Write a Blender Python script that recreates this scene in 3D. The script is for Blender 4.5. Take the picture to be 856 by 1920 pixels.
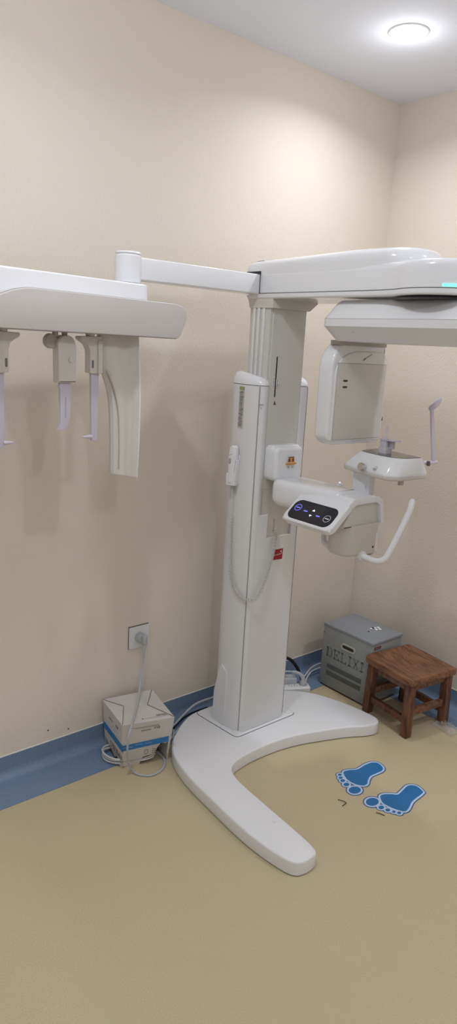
import bpy, bmesh, math, random
from mathutils import Vector, Matrix
from mathutils.noise import noise as pnoise
random.seed(4)
for o in list(bpy.data.objects): bpy.data.objects.remove(o)
SC = bpy.context.scene
COL = SC.collection
PI = math.pi

# ------------------------------------------------------------------ camera
def _rot(yaw, pitch, roll):
    f = Vector((math.sin(yaw)*math.cos(pitch), math.cos(yaw)*math.cos(pitch), -math.sin(pitch)))
    r = f.cross(Vector((0, 0, 1))).normalized(); u = r.cross(f)
    c, s = math.cos(roll), math.sin(roll)
    return c*r+s*u, -s*r+c*u, f
r, u, f = _rot(0.7070, 0.2340, 0.0560)
cam = bpy.data.cameras.new('camera'); co = bpy.data.objects.new('camera', cam); COL.objects.link(co)
co.matrix_world = Matrix(((r.x, u.x, -f.x, -2.607), (r.y, u.y, -f.y, -2.086), (r.z, u.z, -f.z, 1.493), (0, 0, 0, 1)))
cam.sensor_fit = 'VERTICAL'; cam.sensor_height = 24; cam.lens = 24*1313.8/1920; cam.clip_start = .02
SC.camera = co
# ------------------------------------------------------------------ world, exposure
w = bpy.data.worlds.new('world'); SC.world = w; w.use_nodes = True
w.node_tree.nodes['Background'].inputs[0].default_value = (1, .97, .92, 1)
w.node_tree.nodes['Background'].inputs[1].default_value = .42
SC.view_settings.view_transform = 'Standard'; SC.view_settings.look = 'None'
SC.view_settings.gamma = 1; SC.view_settings.exposure = .08; SC.view_settings.use_curve_mapping = False
H = 2.515
LAMPS = [((-.545, -.44), 4.6), ((-1.85, -.75), 4.2), ((-.55, -1.9), 5.5), ((-2.1, -2.3), 5.0)]
for (lx, ly), p in LAMPS:
    ld = bpy.data.lights.new('ceiling_lamp_light', 'AREA'); ld.shape = 'DISK'; ld.size = .09
    ld.energy = p; ld.color = (.93, .96, 1.0); ld.spread = math.radians(150)
    lo = bpy.data.objects.new('ceiling_lamp_light', ld); COL.objects.link(lo); lo.location = (lx, ly, H-.014)
    pd = bpy.data.lights.new('ceiling_lamp_glow', 'POINT'); pd.shadow_soft_size = .045; pd.energy = .65 if ly > -.5 else p*1.15; pd.color = (.93, .96, 1.0)
    po = bpy.data.objects.new('ceiling_lamp_glow', pd); COL.objects.link(po); po.location = (lx, ly, H-.075)

# ------------------------------------------------------------------ materials
MATS = {}
def mat(name, col, rough=.5, metal=0, emit=None, es=1, bump=None, noise=None, trans=0, alpha=1, coat=0, ior=1.45):
    if name in MATS: return MATS[name]
    m = bpy.data.materials.new(name); m.use_nodes = True; nt = m.node_tree; b = nt.nodes['Principled BSDF']
    b.inputs['Base Color'].default_value = (*col, 1); b.inputs['Roughness'].default_value = rough
    b.inputs['Metallic'].default_value = metal; b.inputs['Transmission Weight'].default_value = trans
    b.inputs['Alpha'].default_value = alpha; b.inputs['Coat Weight'].default_value = coat; b.inputs['IOR'].default_value = ior
    b.inputs['Coat Roughness'].default_value = .08
    if emit: b.inputs['Emission Color'].default_value = (*emit, 1); b.inputs['Emission Strength'].default_value = es
    tc = None
    def tex(scale, detail=2, rg=.5, stretch=None):
        nonlocal tc
        if tc is None: tc = nt.nodes.new('ShaderNodeTexCoord')
        n = nt.nodes.new('ShaderNodeTexNoise'); n.inputs['Scale'].default_value = scale
        n.inputs['Detail'].default_value = detail; n.inputs['Roughness'].default_value = rg
        if stretch:
            mp = nt.nodes.new('ShaderNodeMapping'); mp.inputs['Scale'].default_value = stretch
            nt.links.new(tc.outputs['Object'], mp.inputs['Vector']); nt.links.new(mp.outputs[0], n.inputs['Vector'])
        else: nt.links.new(tc.outputs['Object'], n.inputs['Vector'])
        return n
    if noise:   # list of (scale, colour2, lo, hi, stretch)
        src = None
        for sc_, c2, lo_, hi_, st in noise:
            n = tex(sc_, 3, .6, st); rp = nt.nodes.new('ShaderNodeMapRange')
            rp.inputs['From Min'].default_value = lo_; rp.inputs['From Max'].default_value = hi_
            nt.links.new(n.outputs['Fac'], rp.inputs['Value'])
            mx = nt.nodes.new('ShaderNodeMix'); mx.data_type = 'RGBA'
            nt.links.new(rp.outputs[0], mx.inputs[0])
            if src is None: mx.inputs[6].default_value = (*col, 1)
            else: nt.links.new(src, mx.inputs[6])
            mx.inputs[7].default_value = (*c2, 1); src = mx.outputs[2]
        nt.links.new(src, b.inputs['Base Color'])
    if bump:
        n = tex(bump[0], 3, .6); bp = nt.nodes.new('ShaderNodeBump'); bp.inputs['Strength'].default_value = bump[1]
        bp.inputs['Distance'].default_value = bump[2]
        nt.links.new(n.outputs['Fac'], bp.inputs['Height']); nt.links.new(bp.outputs[0], b.inputs['Normal'])
    MATS[name] = m; return m
WALL = mat('cream_wall_paint', (.73, .66, .575), .75, bump=(120, .35, .004))
CEIL = mat('ceiling_paint', (.84, .87, .96), .85, bump=(90, .1, .002))
FLOOR = mat('tan_speckled_vinyl', (.54, .455, .295), .42, noise=[(330, (.46, .38, .235), .48, .62, None), (420, (.63, .55, .385), .56, .68, None), (2.2, (.50, .42, .27), .45, .75, None)], bump=(300, .08, .001))
BLUE = mat('blue_speckled_vinyl', (.18, .255, .375), .45, noise=[(350, (.13, .195, .30), .45, .62, None), (420, (.24, .33, .47), .56, .7, None)], bump=(300, .08, .001))
CAULK = mat('white_caulk', (.72, .70, .66), .6)
WHITE = mat('glossy_white_plastic', (.76, .765, .80), .16, coat=.3)
WHITE2 = mat('satin_white_plastic', (.72, .72, .74), .32)
GREY = mat('light_grey_enamel', (.60, .585, .56), .35)
BEIGE = mat('matt_offwhite_plastic', (.60, .575, .54), .45)
TRAY = mat('warm_grey_plastic', (.52, .49, .475), .35)
DBEI = mat('grey_beige_plastic', (.42, .385, .35), .5)
GROOVE = mat('dark_groove', (.09, .08, .08), .6)
BLACK = mat('black_plastic', (.012, .012, .015), .35)
GLOSSB = mat('black_glass_panel', (.012, .012, .02), .18)
SMOKE = mat('smoked_plastic_window', (.10, .09, .085), .12)
LILAC = mat('lilac_clear_plastic', (.66, .62, .72), .3, trans=.25, ior=1.3)
CLEAR = mat('clear_plastic', (.85, .83, .90), .15, trans=.45, ior=1.3)
CHROME = mat('brushed_steel', (.62, .60, .58), .25, metal=1)
CABLE = mat('grey_cable', (.42, .45, .48), .45)
CABLEW = mat('white_cable', (.62, .62, .62), .45)
RED = mat('dark_red_label', (.36, .012, .02), .35)
PALE = mat('pale_print', (.85, .75, .75), .5)
PRINT = mat('grey_print', (.17, .16, .16), .6)
PRINTL = mat('light_grey_print', (.36, .35, .35), .6)
PURPLE = mat('purple_light', (.1, .1, .6), .4, emit=(.22, .22, 1), es=.9)
LITEW = mat('white_light', (.7, .7, .7), .4, emit=(.75, .78, 1), es=.9)
TEAL = mat('teal_light', (.1, .8, .7), .4, emit=(.25, .95, .78), es=1.0)
ORANGE = mat('orange_print', (.78, .42, .16), .5)
BROWN = mat('dark_brown_print', (.16, .07, .04), .5)
CARD = mat('white_card', (.60, .575, .56), .7, noise=[(6, (.50, .475, .455), .45, .8, None)])
CARDIN = mat('brown_card_inside', (.20, .13, .085), .8)
BLUEP = mat('blue_print', (.035, .20, .50), .5)
METGREY = mat('grey_painted_metal', (.29, .305, .30), .42, bump=(400, .12, .001))
METTOP = mat('grey_painted_lid', (.255, .275, .31), .4)
METDK = mat('dark_grey_relief', (.185, .195, .19), .5)
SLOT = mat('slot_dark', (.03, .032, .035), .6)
CREAMP = mat('cream_trim_plastic', (.50, .48, .42), .4)
WOOD = mat('brown_stained_wood', (.23, .105, .052), .36, noise=[(9, (.095, .038, .020), .42, .64, (9, 1.2, 9)), (22, (.31, .155, .075), .52, .72, (10, 1, 10))], bump=(40, .15, .002))
WOODV = mat('brown_stained_wood_leg', (.19, .078, .04), .4, noise=[(9, (.075, .028, .016), .42, .64, (9, 9, 1.2))], bump=(40, .15, .002))
STBLUE = mat('blue_sticker', (.022, .155, .39), .35)
STDK = mat('navy_sticker', (.03, .10, .26), .35)
STLT = mat('pale_blue_sticker', (.50, .62, .80), .35)
LAMPE = mat('lamp_diffuser', (1, 1, 1), .5, emit=(.92, .96, 1), es=9)
PLASTER = mat('white_plaster', (.8, .8, .78), .8)
DUST = mat('dark_fragment', (.04, .035, .03), .7)
FILM = mat('clear_film', (.80, .78, .76), .18, trans=.55, alpha=.6, ior=1.2)

# ------------------------------------------------------------------ object helpers
LOC = {}
def thing(name, label, cat, loc=(0, 0, 0), group=None):
    o = bpy.data.objects.new(name, None); COL.objects.link(o); o.location = loc; o.empty_display_size = .05
    o['label'] = label; o['category'] = cat
    if group: o['group'] = group
    LOC[o.name] = Vector(loc); return o
def tag(o, label, cat, group=None):
    o['label'] = label; o['category'] = cat
    if group: o['group'] = group
    return o
def obj(name, bm, m, parent=None, label=None, smooth=35, bevel=0, seg=2, loc=None):
    """bm is in world coordinates"""
    bmesh.ops.recalc_face_normals(bm, faces=bm.faces)
    if bevel:
        es = [e for e in bm.edges if len(e.link_faces) == 2 and e.calc_face_angle(0) > math.radians(28)]
        bmesh.ops.bevel(bm, geom=es, offset=bevel, segments=seg, profile=.5, affect='EDGES', clamp_overlap=True)
    for fc in bm.faces: fc.smooth = True
    for e in bm.edges:
        e.smooth = not (len(e.link_faces) != 2 or e.calc_face_angle(0) > math.radians(smooth))
    if parent is not None: L = LOC[parent.name]
    elif loc is not None: L = Vector(loc)
    else:
        xs = [v.co for v in bm.verts]
        L = Vector(((min(v.x for v in xs)+max(v.x for v in xs))/2, (min(v.y for v in xs)+max(v.y for v in xs))/2, min(v.z for v in xs)))
    bmesh.ops.translate(bm, verts=bm.verts, vec=-L)
    me = bpy.data.meshes.new(name); bm.to_mesh(me); bm.free()
    ms = m if isinstance(m, (list, tuple)) else [m]
    for x in ms: me.materials.append(x)
    o = bpy.data.objects.new(name, me); COL.objects.link(o)
    if parent is not None: o.parent = parent
    else: o.location = L
    LOC[o.name] = L
    if label: o['label'] = label
    return o
def struct(name, bm, m, **k):
    o = obj(name, bm, m, **k); o['kind'] = 'structure'; return o
def B(): return bmesh.new()
def frame(o, ex, ey):
    ex = Vector(ex).normalized(); ez = ex.cross(Vector(ey)).normalized(); ey = ez.cross(ex)
    return Matrix(((ex.x, ey.x, ez.x, o[0]), (ex.y, ey.y, ez.y, o[1]), (ex.z, ey.z, ez.z, o[2]), (0, 0, 0, 1)))
I4 = Matrix.Identity(4)
def loft(bm, rings, M=I4, caps=True, closed=True, mi=0):
    vs = [[bm.verts.new(M @ Vector(p)) for p in rg] for rg in rings]
    n = len(vs[0])
    for a, b in zip(vs, vs[1:]):
        for i in range(n if closed else n-1):
            j = (i+1) % n
            fc = bm.faces.new((a[i], a[j], b[j], b[i])); fc.material_index = mi
    if caps and closed:
        bm.faces.new(vs[0][::-1]).material_index = mi; bm.faces.new(vs[-1]).material_index = mi
    return bm
def box(bm, x0, x1, y0, y1, z0, z1, M=I4, mi=0):
    return loft(bm, [[(x0, y0, z), (x1, y0, z), (x1, y1, z), (x0, y1, z)] for z in (z0, z1)], M, mi=mi)
def ccw(P):
    a = sum(P[i][0]*P[(i+1) % len(P)][1]-P[(i+1) % len(P)][0]*P[i][1] for i in range(len(P)))
    return list(P) if a > 0 else list(P)[::-1]
def offset(P, d):
    P = ccw(P); n = len(P); out = []
    for i in range(n):
        a, b, c = Vector(P[i-1][:2]), Vector(P[i][:2]), Vector(P[(i+1) % n][:2])
        e1 = (b-a); e2 = (c-b)
        n1 = Vector((e1.y, -e1.x)).normalized() if e1.length > 1e-9 else Vector((0, 0))
        n2 = Vector((e2.y, -e2.x)).normalized() if e2.length > 1e-9 else n1
        m = n1+n2
        if m.length < 1e-6: m = n1.copy()
        m.normalize(); k = max(.5, m.dot(n1)); q = b+m*(d/k); out.append((q.x, q.y))
    return out
def rrect(x0, x1, y0, y1, r, seg=5):
    out = []
    for cx, cy, a in ((x1-r, y1-r, 0), (x0+r, y1-r, 90), (x0+r, y0+r, 180), (x1-r, y0+r, 270)):
        for k in range(seg+1):
            t = math.radians(a+90*k/seg); out.append((cx+r*math.cos(t), cy+r*math.sin(t)))
    return out
def roundpoly(P, r, seg=4):
    P = ccw(P); out = []; n = len(P)
    for i in range(n):
        a, b, c = Vector(P[i-1]), Vector(P[i]), Vector(P[(i+1) % n])
        rr = r[i] if isinstance(r, (list, tuple)) else r
        d1 = (a-b); d2 = (c-b); t = min(rr, d1.length*.48, d2.length*.48)
        p1 = b+d1.normalized()*t; p2 = b+d2.normalized()*t
        if t < 1e-5: out.append((b.x, b.y)); continue
        for k in range(seg+1):
            s = k/seg; q = p1*(1-s)**2+b*2*s*(1-s)+p2*s*s; out.append((q.x, q.y))
    return out
def smoothc(P, n=6, closed=True):
    P = [Vector(p) for p in P]; N = len(P); out = []
    rng = range(N) if closed else range(N-1)
    for i in rng:
        p0 = P[i-1] if closed or i > 0 else P[0]; p1 = P[i]; p2 = P[(i+1) % N]
        p3 = P[(i+2) % N] if closed or i+2 < N else P[-1]
        for k in range(n):
            t = k/n
            out.append(tuple(.5*((2*p1)+(p2-p0)*t+(2*p0-5*p1+4*p2-p3)*t*t+(3*p1-p0-3*p2+p3)*t**3)))
    if not closed: out.append(tuple(P[-1]))
    return out
def slab(bm, P, z0, z1, rb=0, rt=0, M=I4, seg=4, mi=0):
    """extrude outline P from z0 to z1, rounding bottom (rb) and top (rt) rims"""
    P = ccw(P); rings = []
    if rb:
        for k in range(seg+1):
            t = PI/2*k/seg; rings.append((offset(P, -rb*(1-math.sin(t))), z0+rb*(1-math.cos(t))))
    else: rings.append((P, z0))
    if rt:
        for k in range(seg+1):
            t = PI/2*k/seg; rings.append((offset(P, -rt*(1-math.cos(t))), z1-rt*(1-math.sin(t))))
    else: rings.append((P, z1))
    return loft(bm, [[(p[0], p[1], z) for p in Q] for Q, z in rings], M, mi=mi)
def circ(cx, cy, r, n=24, ry=None):
    return [(cx+r*math.cos(2*PI*k/n), cy+(ry or r)*math.sin(2*PI*k/n)) for k in range(n)]
def lathe(bm, prof, M=I4, n=24, mi=0):
    return loft(bm, [[(r*math.cos(2*PI*k/n), r*math.sin(2*PI*k/n), z) for k in range(n)] for r, z in prof], M, mi=mi)
def tube(bm, pts, rad, n=10, sm=6, mi=0, cap=True, flat=1):
    P = [Vector(p) for p in (smoothc(pts, sm, False) if sm else pts)]
    rings = []; T0 = (P[1]-P[0]).normalized(); up = Vector((0, 0, 1)) if abs(T0.z) < .9 else Vector((1, 0, 0))
    N = (up-T0*up.dot(T0)).normalized()
    for i, p in enumerate(P):
        T = (P[min(i+1, len(P)-1)]-P[max(i-1, 0)]).normalized()
        N = (N-T*N.dot(T)).normalized(); Bn = T.cross(N)
        rr = rad(i/(len(P)-1)) if callable(rad) else rad
        rings.append([p+(N*math.cos(2*PI*k/n)+Bn*math.sin(2*PI*k/n)*flat)*rr for k in range(n)])
    if cap:
        a = P[0]-(P[1]-P[0]).normalized()*(P[0]-rings[0][0]).length*.5; b = P[-1]+(P[-1]-P[-2]).normalized()*(P[-1]-rings[-1][0]).length*.5
        rings = [[a+(q-P[0])*.6 for q in rings[0]]]+rings+[[b+(q-P[-1])*.6 for q in rings[-1]]]
    return loft(bm, rings, mi=mi)
def text_bm(bm, s, size, M, mirror=False, extr=.0003, mi=0):
    cu = bpy.data.curves.new('t', 'FONT'); cu.body = s; cu.size = size; cu.extrude = extr; cu.align_x = 'CENTER'; cu.align_y = 'CENTER'
    cu.resolution_u = 2
    to = bpy.data.objects.new('t', cu); COL.objects.link(to); bpy.context.view_layer.update()
    me = bpy.data.meshes.new_from_object(to.evaluated_get(bpy.context.evaluated_depsgraph_get()))
    n0 = len(bm.verts); nf = len(bm.faces); bm.from_mesh(me); bm.verts.ensure_lookup_table(); bm.faces.ensure_lookup_table()
    for v in bm.verts[n0:]: v.co = M @ v.co
    for fc in bm.faces[nf:]: fc.material_index = mi
    bpy.data.objects.remove(to); bpy.data.curves.remove(cu); bpy.data.meshes.remove(me)
    return bm
def XF(x, y, z): return Matrix.Translation((x, y, z))

# ================================================================== SETTING
X0, Y0 = -3.5, -3.3
struct('floor', box(B(), X0-.1, .1, Y0-.1, .1, -.1, 0), FLOOR)
bmc = box(B(), X0-.1, .1, Y0-.1, .1, H, H+.1); struct('ceiling', bmc, CEIL)
struct('wall_left', box(B(), X0-.1, .1, 0, .1, 0, H), WALL)
struct('wall_right', box(B(), 0, .1, Y0-.1, 0, 0, H), WALL)
def cove(S=.083, W=.158, t=.0022):
    pts = [(W, 0.0), (W, t)]
    r0 = .032
    for k in range(9):
        a = PI/2*k/8; pts.append((t+r0-r0*math.sin(a), t+r0-r0*math.cos(a)))
    pts += [(t, S), (0, S), (0, 0)]
    return pts
prof = cove()
# left wall: x from X0 to 0 mitred at corner; right wall: y
bm = B(); loft(bm, [[(X0, -a, b) for a, b in prof], [(-a, -a, b) for a, b in prof]]); struct('baseboard_left', bm, BLUE, smooth=40)
bm = B(); loft(bm, [[(-a, -a, b) for a, b in prof], [(-a, Y0, b) for a, b in prof]]); struct('baseboard_right', bm, BLUE, smooth=40)
bm = B(); tube(bm, [(X0, -.001, .0845), (-.002, -.001, .0845)], .0026, 6, 0); struct('trim_1', bm, CAULK)
bm = B(); tube(bm, [(-.001, Y0, .0845), (-.001, -.002, .0845)], .0026, 6, 0); struct('trim_2', bm, CAULK)
# ceiling lamp in view
lx, ly = LAMPS[0][0]
t = thing('ceiling_lamp', 'round recessed white downlight in the ceiling near the room corner', 'ceiling light', (lx, ly, H))
bm = B(); M = XF(lx, ly, H)
lathe(bm, [(.064, .004), (.067, -.001), (.065, -.004), (.058, -.006), (.053, -.003), (.048, .002), (.048, .004)], M, 40); obj('rim', bm, WHITE2, t)
bm = B(); lathe(bm, [(.047, .002), (.047, -.003), (.038, -.0065), (.02, -.009)], M, 40); obj('diffuser', bm, LAMPE, t)
# two nail specks on the left wall
for x, z in ((-1.609, .127), (-1.53, .107)):
    bm = B(); lathe(bm, [(.003, .001), (.003, -.0008), (.001, -.0016)], frame((x, 0, z), (1, 0, 0), (0, 0, -1)), 8)
    o = obj('nail_head', bm, DUST); tag(o, 'left one of two tiny dark nail heads low on the wall' if x < -1.6 else 'right one of two tiny dark nail heads low on the wall', 'nail', 'nail heads in the wall')

# ================================================================== X-RAY MACHINE
MC = thing('panoramic_xray_machine', 'tall white dental x-ray machine on a curved white floor base', 'x-ray machine', (-.855, -.22, 0))
# ---- base
base = [(-1.294, -.915), (-1.262, -.938), (-1.212, -.935), (-1.196, -.91), (-1.188, -.843), (-1.178, -.687), (-1.170, -.573), (-1.158, -.50), (-1.129, -.455), (-1.077, -.434), (-.988, -.424), (-.88, -.428), (-.785, -.445), (-.696, -.474), (-.587, -.516), (-.509, -.556), (-.461, -.566), (-.432, -.545), (-.428, -.50), (-.44, -.41), (-.463, -.32), (-.50, -.235), (-.56, -.172), (-.64, -.125), (-.74, -.095), (-.88, -.082), (-1.016, -.085), (-1.09, -.112), (-1.16, -.16), (-1.219, -.213), (-1.262, -.287), (-1.291, -.404), (-1.306, -.57), (-1.316, -.715), (-1.311, -.831)]
bm = B(); slab(bm, smoothc(base, 4), .003, .05, .002, .007); obj('floor_base', bm, WHITE, MC, smooth=50)
bm = B(); lathe(bm, [(.007, .0498), (.007, .0505), (.0055, .0507)], XF(-1.215, -.76, 0), 16); obj('screw_cap', bm, WHITE2, MC)
pl = roundpoly([(-1.018, -.092), (-1.000, -.325), (-.685, -.325), (-.69, -.092)], [.004, .03, .03, .004], 6)
pl = roundpoly([(-1.018, -.092), (-1.000, -.325), (-.685, -.325), (-.69, -.092)], .022, 6)
bm = B(); slab(bm, offset(pl, .0022), .045, .0508); obj('plate_joint', bm, GROOVE, MC)
bm = B(); slab(bm, pl, .045, .0528, 0, .0015); pt = obj('column_plate', bm, WHITE, MC)
for x, y in ((-.975, -.30), (-.705, -.30)):
    bm = B(); lathe(bm, [(.013, .052), (.013, .0545), (.011, .0555)], XF(x, y, 0), 20); obj('screw_cap', bm, WHITE2, pt)
# ---- gusset behind the column
bm = B(); slab(bm, roundpoly([(-.165, .05), (-.235, .05), (-.235, .28), (-.20, .302), (-.168, .18)], .008), -.992, -.984, M=Matrix(((0, 0, 1, 0), (1, 0, 0, 0), (0, 1, 0, 0), (0, 0, 0, 1)))); obj('side_fin', bm, WHITE2, MC)
# ---- side covers (left and right, mirrored about x=-.857)
XM = -.857
def cheekpts(s):
    P = [(-.953, -.313), (-.960, -.3135), (-.972, -.303), (-.982, -.280), (-.9865, -.25), (-.9875, -.222), (-.985, -.19), (-.976, -.165), (-.962, -.148), (-.94, -.142), (-.93, -.145), (-.93, -.30), (-.94, -.31)]
    return [(x if s < 0 else 2*XM-x, y) for x, y in P]
for s in (-1, 1):
    P = cheekpts(s)
    bm = B(); slab(bm, P, .052, 1.362); ck = obj('side_cover', bm, BEIGE if 0 else WHITE2, MC, smooth=50)
    # cap, its top falling to the front
    bm = B(); rings = []
    Pc = offset(ccw(P), .0015)
    for k in range(7):
        a = PI/2*k/6; Q = offset(Pc, -.022*(1-math.cos(a)))
        rings.append([(x, y, 1.365+(.012+.03*math.sqrt(max(0, min(1, (y+.315)/.12))))*math.sin(a)) for x, y in Q])
    rings.insert(0, [(x, y, 1.364) for x, y in Pc]); loft(bm, rings); obj('cover_cap', bm, WHITE, MC, smooth=50)
    xg = -.9735 if s < 0 else 2*XM+.9735
    bm = B(); box(bm, xg-.0008, xg+.0012, -.3035, -.30, .06, 1.36); obj('cover_groove', bm, PRINTL, ck)
# label strip on the left cover
bm = B(); Ms = frame((-.9873, -.222, 1.355), (0, -1, 0), (0, 0, 1))
box(bm, -.008, .018, -.145, 0, -.003, .0010, Ms, 0)
random.seed(7)
z = -.008
box(bm, -.008, .018, -.012, 0, .001, .0013, Ms, 2)
z = -.016
while z > -.140:
    h = random.choice((.0015, .002, .003)); a = random.uniform(-.006, .000); b = random.uniform(.009, .016)
    box(bm, a, b, z-h, z, .001, .0014, Ms, 1); z -= h+random.uniform(.0012, .003)
STK = mat('printed_label', (.50, .47, .45), .5); STG = mat('green_print', (.30, .34, .14), .5)
obj('rating_label', bm, [STK, PRINT, STG], MC, label='narrow printed label with a green band')
bm = B(); Mk = frame((-.969, -.3075, 1.29), (.86, -.5, 0), (0, 0, 1)); box(bm, -.009, .009, .010, .0115, 0, .003, Mk); box(bm, -.001, .002, -.004, 0, 0, .003, Mk); obj('scratch_mark', bm, PRINTL, MC)
# ---- telescopic column
bm = B(); slab(bm, roundpoly([(-.948, -.303), (-.775, -.303), (-.775, -.20), (-.948, -.20)], .004, 2), .06, 1.63); cl = obj('upper_column', bm, GREY, MC)
for x in (-.949,):
    for y in (-.225, -.247, -.272):
        bm = B(); box(bm, x-.003, x+.001, y-.006, y+.006, 1.38, 1.628); obj('slide_rail', bm, WHITE2, cl, bevel=.0015)
bm = B(); slab(bm, rrect(-.936, -.782, 1.0, 1.624, .003), .303, .3065, 0, .0012, M=Matrix(((1, 0, 0, 0), (0, 0, -1, 0), (0, 1, 0, 0), (0, 0, 0, 1)))); fp = obj('front_panel', bm, GREY, MC)
FY = Matrix(((1, 0, 0, 0), (0, 0, -1, 0), (0, 1, 0, 0), (0, 0, 0, 1)))     # local (x,y,z) -> (x,-z,y)
bm = B(); slab(bm, rrect(-.9095, -.9045, 1.325, 1.463, .0024), .305, .3072, M=FY); obj('height_slot', bm, BLACK, fp)
bm = B(); slab(bm, roundpoly([(-.905, 1.362), (-.905, 1.386), (-.893, 1.374)], .002), .305, .312, 0, .002, M=FY); obj('height_pointer', bm, WHITE, fp)
bm = B(); slab(bm, rrect(-.921, -.9115, 1.35, 1.395, .001), .3064, .3072, M=FY, mi=0)
for k in range(7): box(bm, -.9185, -.915, 1.354+.0055*k, 1.357+.0055*k, .3071, .3075, FY, 1)
obj('scale_label', bm, [WHITE2, PRINT], fp)
bm = B(); slab(bm, [(-.911, 1.299), (-.898, 1.299), (-.9045, 1.312)], .3064, .3072, M=FY); obj('warning_mark', bm, BROWN, fp)
bm = B(); lathe(bm, [(.005, .3064), (.005, .3075), (.004, .308)], frame((-.943, 0, 1.152), (1, 0, 0), (0, 0, 1)), 14); obj('screw_cap', bm, WHITE2, fp)
# ---- lower cover with the notch
P = [(-.953, .054), (-.757, .054), (-.762, .905), (-.782, .905), (-.782, .818), (-.905, .818), (-.905, .907), (-.953, .907)]
bm = B(); slab(bm, roundpoly(P, .0015, 2), .18, .3135, 0, .0015, M=FY); lc = obj('lower_cover', bm, WHITE2, MC)
bm = B(); slab(bm, rrect(-.932, -.784, .80, 1.03, .002), .302, .3045, M=FY); obj('inner_slide', bm, BEIGE, MC)
for k in range(8):
    pass
bm = B()
for k in range(8): box(bm, -.868, -.862, .838+.006*k, .8408+.006*k, .3044, .3056, FY)
obj('vent_slits', bm, PRINTL, MC)
# ---- red sticker
S = [(-.868, .729), (-.818, .727), (-.8165, .768), (-.8605, .768)]
bm = B(); slab(bm, S, .3135, .3141, M=FY); rs = obj('brand_sticker', bm, RED, MC, label='small dark red sticker')
bm = B(); text_bm(bm, 'woodpecker', .0075, frame((-.8425, -.3143, .748), (1, 0, .05), (0, 0, 1)), extr=.0001)
lathe(bm, [(.0035, 0), (.0035, .0003)], frame((-.826, -.3141, .758), (1, 0, 0), (0, .0, 1)), 10); lathe(bm, [(.002, 0), (.002, .0003)], frame((-.822, -.3141, .751), (1, 0, 0), (0, 0, 1)), 8)
obj('sticker_print', bm, PALE, rs)
# ---- carriage on the column
bm = B(); slab(bm, rrect(-.932, -.790, 1.035, 1.160, .02), .306, .342, 0, .006, M=FY); cg = obj('carriage', bm, WHITE, MC)
bm = B(); slab(bm, rrect(-.932, -.797, 1.035, 1.156, .02), .336, .363, 0, .012, M=FY); obj('carriage_cover', bm, WHITE, cg)
# orange sunhat pictogram
Mh = frame((-.862, -.3662, 1.106), (1, 0, 0), (0, 0, 1))
bm = B(); slab(bm, [(-.028, -.006), (-.018, -.004), (.018, -.004), (.028, -.006), (.016, -.013), (-.016, -.013)], 0, .0006, M=Mh); slab(bm, roundpoly([(-.017, -.006), (.017, -.006), (.014, .016), (-.014, .016)], .004), 0, .0005, M=Mh); oh = obj('warning_sticker', bm, ORANGE, MC, label='small orange pictogram sticker')
bm = B(); slab(bm, roundpoly([(-.014, .013), (.014, .013), (.014, .0165), (-.014, .0165)], .001), .0005, .0009, M=Mh)
slab(bm, roundpoly([(-.0145, -.001), (-.003, -.001), (-.004, .011), (-.013, .011)], .002), .0005, .0009, M=Mh); slab(bm, roundpoly([(.003, -.001), (.0145, -.001), (.013, .011), (.004, .011)], .002), .0005, .0009, M=Mh)
box(bm, -.026, .026, -.0095, -.008, .0006, .0009, Mh); obj('sticker_print', bm, BROWN, oh)
bm = B()
for a in (-.014, .004):
    for k in range(3): box(bm, a, a+.009, -.0225+.003*k, -.021+.003*k, 0, .0005, Mh)
obj('small_print', bm, PRINTL, MC)
# ---- patient support arm (runs from the carriage towards the room)
bm = B()
P = roundpoly([(-.951, -.352), (-.792, -.352), (-.792, -.64), (-.905, -.64), (-.930, -.52), (-.944, -.44)], [.012, .01, .02, .02, .05, .05], 4)
def arm_ring(z, ins): return [(x, y, z) for x, y in offset(P, -ins)]
rings = [arm_ring(.958, .022), arm_ring(.963, .012), arm_ring(.975, .002), arm_ring(.99, 0), arm_ring(1.028, 0), arm_ring(1.040, .003), arm_ring(1.048, .012), arm_ring(1.050, .022)]
loft(bm, rings); sa = obj('support_arm', bm, WHITE, MC, smooth=60)
# console shell: bent sheet, profile in x-z, extruded along y
out = [(-1.006, .938), (-1.012, .950), (-.912, 1.036), (-.90, 1.042), (-.79, 1.040), (-.772, 1.036), (-.757, 1.022), (-.742, .948), (-.757, .945), (-.770, 1.008), (-.782, 1.018), (-.797, 1.021), (-.888, 1.021), (-.90, 1.017), (-.925, 1.00), (-.980, .945)]
out = roundpoly(out, .006, 3)
FXZ = lambda y: [(x, y, z) for x, z in out]
c0 = (sum(p[0] for p in out)/len(out), sum(p[1] for p in out)/len(out))
bm = B(); loft(bm, [FXZ(-.492), FXZ(-.700)]); ch = obj('control_console', bm, WHITE, MC, bevel=.0028, seg=3)
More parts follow.
